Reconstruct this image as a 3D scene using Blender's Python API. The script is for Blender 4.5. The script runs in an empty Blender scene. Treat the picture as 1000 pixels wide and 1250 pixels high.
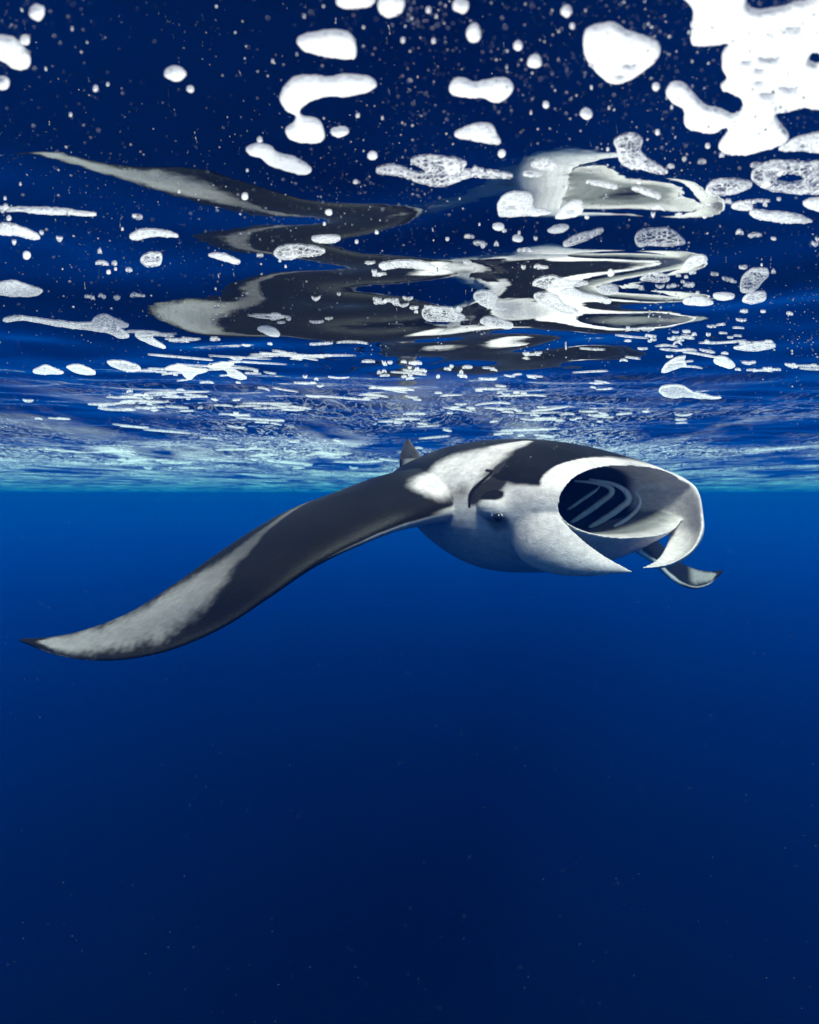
import bpy, bmesh, math, random
import numpy as np
from mathutils import Vector, Matrix, geometry, kdtree, noise as mnoise

# ------------------------------------------------------------------ camera, sky, sun, exposure
SC = bpy.context.scene
COL = SC.collection
FPX, PW, PH = 760.0, 1000.0, 1250.0           # focal length in pixels of a 1000 x 1250 frame
PITCH = math.radians(-1.5)
cam_data = bpy.data.cameras.new('camera')
cam = bpy.data.objects.new('camera', cam_data)
COL.objects.link(cam)
cam_data.sensor_fit = 'VERTICAL'
cam_data.sensor_height = 36.0
cam_data.lens = 36.0 * FPX / PH
cam_data.clip_start = 0.02
cam_data.clip_end = 2000.0
cam.location = (0, 0, 0)
cam.rotation_euler = (math.radians(90) + PITCH, 0, 0)
cam_data.dof.use_dof = True
cam_data.dof.focus_distance = 2.5
cam_data.dof.aperture_fstop = 3.6
SC.camera = cam

SUN_EL, SUN_AZ = math.radians(53), math.radians(172)     # azimuth the sun stands at, clockwise from +Y
world = bpy.data.worlds.new('World')
SC.world = world
world.use_nodes = True
wn = world.node_tree
wn.nodes.clear()
w_out = wn.nodes.new('ShaderNodeOutputWorld')
w_bg = wn.nodes.new('ShaderNodeBackground')
w_sky = wn.nodes.new('ShaderNodeTexSky')
w_sky.sky_type = 'NISHITA'
w_sky.sun_disc = False
w_sky.sun_elevation = SUN_EL
w_sky.sun_rotation = SUN_AZ
w_bg.inputs['Strength'].default_value = 0.12
wn.links.new(w_sky.outputs[0], w_bg.inputs['Color'])
wn.links.new(w_bg.outputs[0], w_out.inputs['Surface'])

sun_data = bpy.data.lights.new('sun', 'SUN')
sun_data.energy = 5.0
sun_data.angle = math.radians(14)      # spread by the rippled surface above
sun_data.color = (1.0, 0.965, 0.91)
sun = bpy.data.objects.new('sun', sun_data)
COL.objects.link(sun)
to_sun = Vector((math.sin(SUN_AZ) * math.cos(SUN_EL), math.cos(SUN_AZ) * math.cos(SUN_EL), math.sin(SUN_EL)))
sun.rotation_euler = to_sun.to_track_quat('Z', 'Y').to_euler()
sun.location = to_sun * 30

SC.view_settings.view_transform = 'Standard'
SC.view_settings.look = 'None'
SC.view_settings.exposure = 0.70
SC.view_settings.gamma = 1.0
SC.view_settings.use_curve_mapping = False
SC.render.engine = 'CYCLES'
SC.cycles.use_denoising = True
SC.cycles.denoiser = 'OPENIMAGEDENOISE'
SC.cycles.max_bounces = 10
SC.cycles.volume_bounces = 2
SC.cycles.transparent_max_bounces = 12
SC.cycles.diffuse_bounces = 3
SC.cycles.glossy_bounces = 4
SC.cycles.transmission_bounces = 6
SC.cycles.sample_clamp_indirect = 6.0
SC.cycles.caustics_reflective = False
SC.cycles.caustics_refractive = False

# ------------------------------------------------------------------ helpers
rng = np.random.default_rng(7)
random.seed(7)
CP, SP = math.cos(PITCH), math.sin(PITCH)

def ray(px, py):
    """world direction of a pixel, scaled so that its camera depth is 1"""
    x = (px - PW / 2) / FPX
    u = (PH / 2 - py) / FPX
    return np.array([x, CP - SP * u, SP + CP * u])

def at(px, py, depth):
    return ray(px, py) * depth

def tag(o, label=None, cat=None, group=None, kind=None):
    if label: o['label'] = label
    if cat: o['category'] = cat
    if group: o['group'] = group
    if kind: o['kind'] = kind
    return o

def mesh_object(name, verts, faces, mat=None, parent=None, smooth=True):
    me = bpy.data.meshes.new(name)
    me.from_pydata([tuple(map(float, v)) for v in verts], [], [tuple(map(int, f)) for f in faces])
    me.validate()
    me.update()
    if smooth:
        me.polygons.foreach_set('use_smooth', np.ones(len(me.polygons), dtype=bool))
    o = bpy.data.objects.new(name, me)
    COL.objects.link(o)
    if mat: me.materials.append(mat)
    if parent is not None: o.parent = parent
    return o

def new_mat(name):
    m = bpy.data.materials.new(name)
    m.use_nodes = True
    nt = m.node_tree
    nt.nodes.clear()
    out = nt.nodes.new('ShaderNodeOutputMaterial')
    return m, nt, out

def nd(nt, typ, **kw):
    n = nt.nodes.new(typ)
    for k, v in kw.items():
        if k.startswith('i_'):
            n.inputs[k[2:].replace('_', ' ')].default_value = v
        else:
            setattr(n, k, v)
    return n

def smoothstep(a, b, x):
    t = np.clip((x - a) / (b - a), 0, 1)
    return t * t * (3 - 2 * t)

# ------------------------------------------------------------------ the sea: height of the surface above the camera
H0 = 0.50
WAVES = []                       # amplitude, kx, ky, phase
def _wave(lam, amp, ang, ph):
    k = 2 * math.pi / lam
    WAVES.append((amp, k * math.sin(ang), k * math.cos(ang), ph))
# the larger ripples, as they stand over the animal
FIT = [(0.00560,-2.294,0.201,1.517),  (0.00669,-0.500,1.673,0.580),  (0.00408,-0.182,2.287,-0.083),  (0.00599,-0.174,1.952,0.368),
       (0.00744,1.590,-0.814,2.339),  (0.00522,-0.326,2.001,0.239),  (0.00069,-1.098,2.999,-2.441),  (0.00145,-0.524,2.807,-0.930),
       (0.00053,-0.315,3.371,-1.339),  (0.00178,-0.202,2.890,-0.853),  (0.00017,3.174,2.141,-2.392),  (0.00021,-0.843,3.259,-2.796),
       (0.00386,0.991,2.523,-0.352),  (0.00096,-0.351,3.125,-1.164),  (0.00018,3.524,4.622,2.196),  (0.00087,-2.496,4.359,0.605),
       (0.00094,2.471,3.776,-2.414),  (0.00053,0.563,5.348,0.027),  (0.00157,-5.164,-0.394,-1.825),  (0.00112,-2.216,3.820,1.648),
       (0.00063,0.912,4.158,-2.918),  (0.00096,-0.963,4.373,0.126),  (0.00039,0.323,4.907,0.216),  (0.00007,3.264,2.626,-0.744),
       (0.00047,0.700,4.171,-2.916),  (0.00074,-0.353,4.809,-0.308),  (0.00098,1.736,4.101,-2.890),  (0.00047,-0.331,4.186,0.254),
       (0.00096,1.333,7.027,-1.770),  (0.00006,3.142,6.278,1.105),  (0.00084,-6.686,4.952,2.564),  (0.00076,-3.370,5.773,-2.713),
       (0.00075,-5.818,2.462,-1.219),  (0.00018,2.961,5.747,0.727),  (0.00039,-5.902,1.995,0.152),  (0.00075,1.614,6.405,-0.796),
       (0.00078,7.421,4.719,1.405),  (0.00059,2.253,8.376,2.782),  (0.00039,6.392,5.139,0.125),  (0.00085,-1.469,8.387,1.088),  (0.00064,6.399,3.593,2.460),
       (0.00022,2.998,5.460,1.145),  (0.00068,2.105,7.928,-2.876),  (0.00100,-2.832,6.174,-2.929),  (0.00040,5.248,4.409,0.750),
       (0.00111,-2.145,6.747,2.959),  (0.00093,1.264,6.764,-1.423),  (0.00069,-4.617,5.487,2.824),  (0.00114,0.347,7.324,-2.522),
       (0.00026,3.562,6.455,2.314),  (0.00046,-1.434,10.153,-1.994),  (0.00042,-1.323,13.743,-1.494),  (0.00069,-5.265,11.581,-1.574),
       (0.00038,-0.194,11.804,1.367),  (0.00053,1.801,9.634,0.706),  (0.00051,9.750,6.984,-1.879),  (0.00067,-10.507,4.406,-2.003),
       (0.00044,-3.445,10.568,2.711),  (0.00059,-10.696,2.770,1.133),  (0.00082,6.164,7.466,1.086),  (0.00115,-5.301,8.901,-1.624),
       (0.00046,0.766,10.066,-0.338),  (0.00042,10.906,3.279,-1.089),  (0.00037,6.071,10.841,0.928),  (0.00030,10.854,5.443,1.552),
       (0.00024,8.393,7.065,-2.267),  (0.00039,-0.755,11.537,1.796),  (0.00047,8.555,6.079,-0.093),  (0.00039,-1.714,12.806,-0.261),
       (0.00016,3.921,11.057,0.271),  (0.00051,-5.875,10.544,0.102),  (0.00063,9.721,0.417,2.917),  (0.00016,-3.649,12.522,-2.147),
       (0.00039,-8.214,8.799,-0.820),  (0.00050,5.932,9.451,-2.331),  (0.00022,3.251,12.755,-0.763),  (0.00026,1.413,10.544,-1.115),
       (0.00056,-1.041,9.463,-0.317),  (0.00015,1.301,11.078,-2.842),  (0.00011,-3.177,13.221,-1.599),  (0.00036,-1.928,12.748,-0.217),
       (0.00065,-1.872,9.530,-1.144),  (0.00046,7.112,11.912,-0.756),  (0.00045,10.231,5.638,0.904),  (0.00024,10.255,16.208,1.681),
       (0.00013,2.337,17.766,-0.044),  (0.00012,10.339,12.276,1.313),  (0.00016,2.589,17.970,-0.730),  (0.00017,-2.069,17.188,-1.413),
       (0.00037,8.677,14.822,1.763),  (0.00057,17.212,3.926,2.440),  (0.00009,16.478,3.606,2.334),  (0.00056,-3.805,20.930,2.404),
       (0.00055,7.395,13.840,-2.919),  (0.00044,4.633,16.245,0.434),  (0.00034,12.893,7.930,3.001),  (0.00027,10.646,13.227,-1.074),
       (0.00052,-8.170,14.061,0.549),  (0.00011,-10.013,12.792,2.245),  (0.00008,9.674,12.241,-1.778),  (0.00035,8.660,19.155,0.228),
       (0.00023,3.205,14.890,2.272),  (0.00028,-1.882,16.287,0.742),  (0.00011,8.851,15.979,0.034),  (0.00030,8.780,18.573,0.919),
       (0.00042,10.050,11.320,-2.634),  (0.00061,-8.601,18.084,0.514),  (0.00013,-4.248,14.438,0.613),  (0.00021,1.420,18.861,-2.099),
       (0.00022,-1.031,16.270,0.716),  (0.00020,-1.102,17.329,-1.848),  (0.00020,-0.708,15.939,1.391),  (0.00032,10.226,11.609,3.089),
       (0.00031,-15.944,7.705,0.328),  (0.00024,-0.486,18.833,1.288),  (0.00047,6.990,18.075,2.288),  (0.00041,-16.728,10.493,1.199),
       (0.00027,-0.585,14.999,2.988),  (0.00028,-12.733,15.467,1.867),  (0.00022,8.422,15.742,0.521),  (0.00040,-5.368,14.924,-0.608),
       (0.00032,-4.689,15.740,-2.151),  (0.00016,3.185,18.012,-1.403),  (0.00062,-6.891,15.312,-1.692),  (0.00011,24.521,3.539,1.680),
       (0.00052,3.219,25.310,2.372),  (0.00060,0.731,28.189,-2.503),  (0.00019,-5.838,21.183,0.813),  (0.00045,4.026,27.328,-2.403),
       (0.00028,-17.121,22.243,-3.089),  (0.00034,-0.573,25.018,2.242),  (0.00052,-10.654,19.003,2.006),  (0.00024,8.448,20.639,-1.615),
       (0.00016,10.370,18.894,-2.176),  (0.00031,11.205,21.591,1.160),  (0.00018,13.040,21.177,-0.178),  (0.00032,-0.223,21.565,1.958),
       (0.00048,17.163,15.969,2.229),  (0.00011,-4.700,28.448,2.028),  (0.00011,20.797,8.316,2.102),  (0.00033,-0.133,24.695,3.058),
       (0.00035,17.503,17.558,-1.696),  (0.00022,6.063,21.948,-1.561),  (0.00023,-11.835,25.267,0.068),  (0.00036,9.049,23.250,-0.837),
       (0.00043,3.867,22.197,-0.582),  (0.00074,-6.526,21.921,-1.389),  (0.00035,-12.948,24.494,-2.550),  (0.00021,0.022,20.987,2.873),
       (0.00047,1.771,23.149,-1.000),  (0.00056,-8.011,26.497,-1.420),  (0.00006,-15.458,20.737,-2.668),  (0.00015,6.728,24.336,0.084),
       (0.00051,-17.569,12.105,2.110)]
WAVES += FIT
# fine chop
_wr = np.random.default_rng(11)
for lam, amp, n in ((.25, .0002, 6), (.14, .00012, 8)):
    for _ in range(n):
        _wave(lam * _wr.uniform(.8, 1.25), amp * _wr.uniform(.6, 1.2), _wr.normal(0.1, .6), _wr.uniform(0, 6.283))

WK = np.array(WAVES)
WLAM = 2 * math.pi / np.hypot(WK[:, 1], WK[:, 2])
def surf_z(x, y, spacing=None):
    x = np.asarray(x, float); y = np.asarray(y, float)
    if spacing is None and x.ndim == 1 and x.size < 20000:
        ph = np.multiply.outer(WK[:, 1], x) + np.multiply.outer(WK[:, 2], y) + WK[:, 3][:, None]
        w = WK[:, 0][:, None] * smoothstep(2.0, 5.0, np.multiply.outer(WLAM, 1 / spacing_at(y)))
        return H0 + (w * np.sin(ph)).sum(0)
    z = np.full(np.broadcast(x, y).shape, H0)
    for a, kx, ky, ph in WAVES:
        w = a
        if spacing is not None:
            lam = 2 * math.pi / math.hypot(kx, ky)
            w = a * smoothstep(2.0, 5.0, lam / spacing)
        z = z + w * np.sin(kx * x + ky * y + ph)
    return z

def on_surface(px, py):
    """where the line of sight through a pixel meets the water surface"""
    r = ray(px, py)
    d = H0 / max(r[2], 1e-3)
    for _ in range(40):
        p = r * d
        d = .5 * d + .5 * float(surf_z(p[0], p[1])) / max(r[2], 1e-3)
    return r * d

# ------------------------------------------------------------------ water surface (seen from below) and the body of water
def spacing_at(y):
    """mesh spacing of the surface at a distance: ripples shorter than this are left to the bump"""
    return np.maximum(np.maximum(np.asarray(y) - .06, .07) * 6.6 / 561, 2 * (2.2 + 1.15 * np.maximum(y, 0)) / 420)

def build_water_surface():
    ny, nx = 620, 420
    t = np.linspace(0, 1, ny)
    # rows from 4 m behind the camera to the horizon: even steps near, growing outwards
    yy = np.concatenate([np.linspace(-4, .2, 60)[:-1], .2 + (np.exp(np.linspace(0, 6.6, ny - 59)) - 1) * .14])
    s = np.linspace(-1, 1, nx)
    half = 2.2 + 1.15 * np.maximum(yy, 0)
    X = s[None, :] * half[:, None]
    Y = np.repeat(yy[:, None], nx, 1)
    sp = spacing_at(yy)[:, None]
    Z = surf_z(X, Y, sp)
    global SURF_GRID
    SURF_GRID = (X, Y, Z)
    V = np.stack([X, Y, Z], -1).reshape(-1, 3)
    i = np.arange((len(yy) - 1) * nx).reshape(len(yy) - 1, nx)[:, :-1].ravel()
    F = np.stack([i, i + 1, i + nx + 1, i + nx], 1)
    me = bpy.data.meshes.new('water_surface')
    me.vertices.add(len(V)); me.vertices.foreach_set('co', V.ravel())
    me.loops.add(F.size); me.loops.foreach_set('vertex_index', F.ravel().astype(np.int32))
    me.polygons.add(len(F)); me.polygons.foreach_set('loop_start', np.arange(0, F.size, 4, dtype=np.int32))
    me.polygons.foreach_set('use_smooth', np.ones(len(F), dtype=bool))
    me.update(calc_edges=True)
    o = bpy.data.objects.new('water_surface', me)
    COL.objects.link(o)
    m, nt, out = new_mat('water_surface')
    tc = nd(nt, 'ShaderNodeNewGeometry')
    mp = nd(nt, 'ShaderNodeMapping'); mp.inputs['Scale'].default_value = (5, 11, 5)
    n1 = nd(nt, 'ShaderNodeTexNoise', i_Scale=1.0, i_Detail=3.0, i_Roughness=.55)
    bp = nd(nt, 'ShaderNodeBump', i_Strength=.03, i_Distance=.02)
    nt.links.new(tc.outputs['Position'], mp.inputs['Vector'])
    nt.links.new(mp.outputs[0], n1.inputs['Vector'])
    nt.links.new(n1.outputs['Fac'], bp.inputs['Height'])
    fr = nd(nt, 'ShaderNodeFresnel', i_IOR=1.33)
    nt.links.new(bp.outputs[0], fr.inputs['Normal'])
    gl = nd(nt, 'ShaderNodeBsdfGlossy', i_Roughness=.0)
    gl.inputs['Color'].default_value = (1, 1, 1, 1)
    nt.links.new(bp.outputs[0], gl.inputs['Normal'])
    tr = nd(nt, 'ShaderNodeBsdfTransparent')
    mx = nd(nt, 'ShaderNodeMixShader')
    nt.links.new(fr.outputs[0], mx.inputs[0])
    nt.links.new(tr.outputs[0], mx.inputs[1]); nt.links.new(gl.outputs[0], mx.inputs[2])
    nt.links.new(mx.outputs[0], out.inputs['Surface'])
    me.materials.append(m)
    tag(o, 'rippled sea surface seen from below mirroring the manta ray', kind='structure')
    return o
build_water_surface()

FLOOR_DEPTH = 5.8
def build_sea():
    R = 190.0
    def box(name, x0, x1, y0, y1, z0, z1, mat):
        v = [(x, y, z) for z in (z0, z1) for y in (y0, y1) for x in (x0, x1)]
        f = [(0, 2, 3, 1), (4, 5, 7, 6), (0, 1, 5, 4), (2, 6, 7, 3), (0, 4, 6, 2), (1, 3, 7, 5)]
        return mesh_object(name, v, f, mat, smooth=False)
    m, nt, out = new_mat('sea_water')
    vs = nd(nt, 'ShaderNodeVolumeScatter', i_Density=WATER_S, i_Anisotropy=WATER_G)
    vs.inputs['Color'].default_value = (*WATER_SC, 1)
    va = nd(nt, 'ShaderNodeVolumeAbsorption', i_Density=WATER_A)
    va.inputs['Color'].default_value = (*WATER_AC, 1)
    ad = nd(nt, 'ShaderNodeAddShader')
    nt.links.new(vs.outputs[0], ad.inputs[0]); nt.links.new(va.outputs[0], ad.inputs[1])
    nt.links.new(ad.outputs[0], out.inputs['Volume'])
    tag(box('haze', -R, R, -40, R, -FLOOR_DEPTH - 1, H0 + .25, m), 'deep blue sea water fading to navy below', kind='stuff')
    m, nt, out = new_mat('darkening_floor')  # unseen black floor, added so that the water darkens downwards
    d = nd(nt, 'ShaderNodeBsdfDiffuse'); d.inputs['Color'].default_value = (.06, .06, .05, 1)
    n = nd(nt, 'ShaderNodeTexNoise', i_Scale=.3, i_Detail=6.0)
    cr = nd(nt, 'ShaderNodeMix', data_type='RGBA')
    cr.inputs[6].default_value = (.0003, .0003, .0004, 1); cr.inputs[7].default_value = (.0008, .0008, .0009, 1)
    nt.links.new(n.outputs['Fac'], cr.inputs[0]); nt.links.new(cr.outputs[2], d.inputs['Color'])
    nt.links.new(d.outputs[0], out.inputs['Surface'])
    R = 600
    tag(mesh_object('darkening_floor', [(-R, -R, -FLOOR_DEPTH), (R, -R, -FLOOR_DEPTH), (R, R, -FLOOR_DEPTH), (-R, R, -FLOOR_DEPTH)], [(0, 1, 2, 3)], m),
        'added black floor that darkens the view down through the water', kind='structure')
WATER_S, WATER_G, WATER_SC = 0.027, 0.50, (0.001, 0.185, 1.0)
WATER_A, WATER_AC = 0.10, (0.26, 0.825, 0.93)
build_sea()

# ------------------------------------------------------------------ the manta ray
PSI = math.radians(37)
MC = np.array([.92, 2.67, -.01])                        # middle of the mouth
MF = np.array([math.sin(PSI), -math.cos(PSI), 0.0])     # where it swims
MR = np.array([-math.cos(PSI), -math.sin(PSI), 0.0])    # its right hand side
MU = np.array([0, 0, 1.0])

def loc(a, b, c):
    return MC + a * MR + b * MF + c * MU
def to_local(P):
    Q = np.asarray(P) - MC
    return np.stack([Q @ MR, Q @ MF, Q @ MU], -1)

def spline(pts, n, closed=False):
    """Catmull-Rom through the points, n samples"""
    P = np.asarray(pts, float)
    m = len(P)
    if closed:
        t = np.linspace(0, m, n, endpoint=False)
    else:
        t = np.linspace(0, m - 1 - 1e-9, n)
    i = np.floor(t).astype(int); f = (t - i)[:, None]
    if closed:
        g = lambda k: P[(i + k) % m]
    else:
        E = np.vstack([2 * P[0] - P[1], P, 2 * P[-1] - P[-2]])
        g = lambda k: E[np.clip(i + k + 1, 0, m + 1)]
    a, b, c, d = g(-1), g(0), g(1), g(2)
    return .5 * ((2 * b) + (c - a) * f + (2 * a - 5 * b + 4 * c - d) * f ** 2 + (3 * b - a - 3 * c + d) * f ** 3)

def loft(rings):
    rings = [np.asarray(r) for r in rings]
    n = len(rings[0]); V = np.vstack(rings); F = []
    for k in range(len(rings) - 1):
        o = k * n
        for j in range(n):
            F.append((o + j, o + (j + 1) % n, o + n + (j + 1) % n, o + n + j))
    F.append(tuple(range(n))[::-1])
    o = (len(rings) - 1) * n
    F.append(tuple(range(o, o + n)))
    return V, F

def wing_rings(lead, trail, thick, n=70, m=28, bow=0.0):
    L = spline(lead, n); T = spline(trail, n)
    th = spline(np.array(thick)[:, None], n)[:, 0]
    t = (1 - np.cos(np.linspace(0, math.pi, m))) / 2
    edge = .0075 * np.sqrt(np.clip(4 * t * (1 - t), 0, 1)) ** .7
    prof = (2.2 * np.sqrt(t) * (1 - t) ** .9) * .72 + .03 * np.sqrt(np.clip(t * (1 - t) * 4, 0, 1))
    span = np.gradient((L + T) / 2, axis=0)
    R = []
    for k in range(n):
        ch = T[k] - L[k]
        nn = np.cross(ch, span[k]); nn /= np.linalg.norm(nn) + 1e-9
        if nn[2] < 0: nn = -nn
        base = L[k] + ch * t[:, None] + nn * (bow * np.linalg.norm(ch) * (4 * t * (1 - t)))[:, None]
        up = base + nn * (prof * th[k] + edge)[:, None]
        dn = base - nn * (prof * th[k] * .8 + edge)[:, None]
        R.append(np.vstack([up, dn[-2:0:-1]]))
    return R

# right wing: edges measured at points along its length
RW_LEAD = [loc(.10, -.50, -.03), loc(.45, -.54, -.05), at(500, 637, 2.62), at(440, 662, 2.54), at(385, 690, 2.48), at(330, 728, 2.41),
           at(270, 767, 2.36), at(200, 796, 2.345), at(130, 806.5, 2.37), at(70, 800, 2.44), at(26, 784, 2.53)]
RW_TRAIL = [loc(.10, -1.45, .10), loc(.45, -1.32, .07), at(398, 607, 3.22), at(355, 622, 3.08), at(312, 645, 2.95), at(266, 675, 2.83),
            at(215, 711, 2.73), at(160, 746, 2.63), at(105, 768, 2.57), at(60, 777.5, 2.54), at(23, 779.5, 2.535)]
RW_TH = [.20, .19, .125, .09, .065, .048, .036, .026, .019, .013, .007]
RW_LOC = [(to_local(l), to_local(t)) for l, t in zip(RW_LEAD, RW_TRAIL)]
# left wing: the mirror image at the root, carried further forward towards the tip
LW_LEAD = [loc(-.10, -.50, -.03), loc(-.45, -.54, -.05), loc(-.78, -.42, -.06), loc(-1.15, -.40, -.16), at(778, 668, 3.85), at(800, 688, 3.98), at(822, 709, 4.1),
           at(846, 719, 4.2), at(866, 714, 4.3), at(883, 698, 4.38)]
LW_TRAIL = [loc(-.10, -1.45, .10), loc(-.45, -1.32, .07), loc(-.80, -1.15, .06), loc(-1.12, -1.0, -.02), at(762, 625, 4.25), at(795, 652, 4.28), at(826, 683, 4.32),
            at(845, 693, 4.35), at(865, 697, 4.38), at(882, 696, 4.40)]
LW_TH = [.20, .19, .125, .085, .06, .046, .034, .024, .015, .007]

def superellipse(hw, zt, zb, n=56, p=2.2, drop=0.0):
    ang = np.linspace(0, 2 * math.pi, n, endpoint=False)
    c, s = np.cos(ang), np.sin(ang)
    x = hw * np.sign(c) * np.abs(c) ** (2 / p)
    h = np.where(s > 0, zt, -zb)
    z = h * np.abs(s) ** (2 / p) * np.sign(s)
    return x, z

# fuselage: forward station, half width, top, bottom, level of the widest point, roundness
BODY = [(.10, .355, .085, -.150, .02, 2.3), (.05, .435, .130, -.190, .01, 2.3), (-.02, .482, .168, -.230, .0, 2.3), (-.12, .496, .205, -.285, -.01, 2.2),
        (-.28, .490, .250, -.335, -.02, 2.2), (-.48, .500, .285, -.365, -.02, 2.2), (-.72, .490, .300, -.370, .0, 2.1), (-.98, .430, .290, -.30, .03, 2.0),
        (-1.22, .330, .255, -.17, .05, 2.0), (-1.45, .210, .215, -.075, .07, 2.0), (-1.62, .110, .17, -.0, .08, 2.0), (-1.75, .045, .13, .055, .09, 2.0),
        (-2.0, .026, .085, .04, .06, 2.0), (-2.4, .017, .005, -.02, -.01, 2.0), (-2.9, .009, -.125, -.14, -.13, 2.0)]
def body_rings():
    S = spline(np.array(BODY), 90)
    R = []
    for b, hw, zt, zb, zm, p in S:
        x, z = superellipse(hw, zt - zm, zb - zm, 64, p)
        R.append(MC + x[:, None] * MR + b * MF + (z + zm)[:, None] * MU)
    return R

# cavity behind the lips
CAV = [(.40, .48, .155, -.185, -.02), (.20, .49, .150, -.175, -.02), (.10, .468, .138, -.165, -.02), (.0, .450, .135, -.155, -.02), (-.12, .420, .140, -.155, -.015),
       (-.30, .365, .150, -.16, -.01), (-.48, .30, .13, -.14, -.01), (-.58, .22, .09, -.10, -.01), (-.63, .10, .04, -.05, -.005)]
def cavity_rings():
    S = spline(np.array(CAV), 40)
    R = []
    for b, hw, zt, zb, zm in S:
        x, z = superellipse(hw, zt - zm, zb - zm, 56, 2.4)
        R.append(MC + x[:, None] * MR + b * MF + (z + zm)[:, None] * MU)
    return R

def ribbon(e1, e2, thick, out, bulge, n=44, m=22):
    """a curved paddle between two edges: rounded edges, thick in the middle, bowed towards `out`"""
    A = spline(e1, n); B = spline(e2, n)
    t = (1 - np.cos(np.linspace(0, math.pi, m))) / 2
    w = np.sqrt(np.clip(4 * t * (1 - t), 0, 1))
    out = np.asarray(out, float)
    R = []
    th = np.interp(np.linspace(0, 1, n), np.linspace(0, 1, len(thick)), thick)
    bl = np.interp(np.linspace(0, 1, n), np.linspace(0, 1, len(bulge)), bulge)
    mid = (A + B) / 2; tan = np.gradient(mid, axis=0)
    for k in range(n):
        ch = B[k] - A[k]
        nn = np.cross(ch, tan[k]); nn /= np.linalg.norm(nn) + 1e-9
        if nn @ out < 0: nn = -nn
        base = A[k] + ch * t[:, None] + nn * (bl[k] * 4 * t * (1 - t))[:, None]
        R.append(np.vstack([base + nn * (w * th[k])[:, None], (base - nn * (w * th[k])[:, None])[-2:0:-1]]))
    return R

EYE_PX = (607, 631)

def evaluated(o):
    dg = bpy.context.evaluated_depsgraph_get()
    dg.update()
    return bpy.data.meshes.new_from_object(o.evaluated_get(dg), depsgraph=dg)

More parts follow.
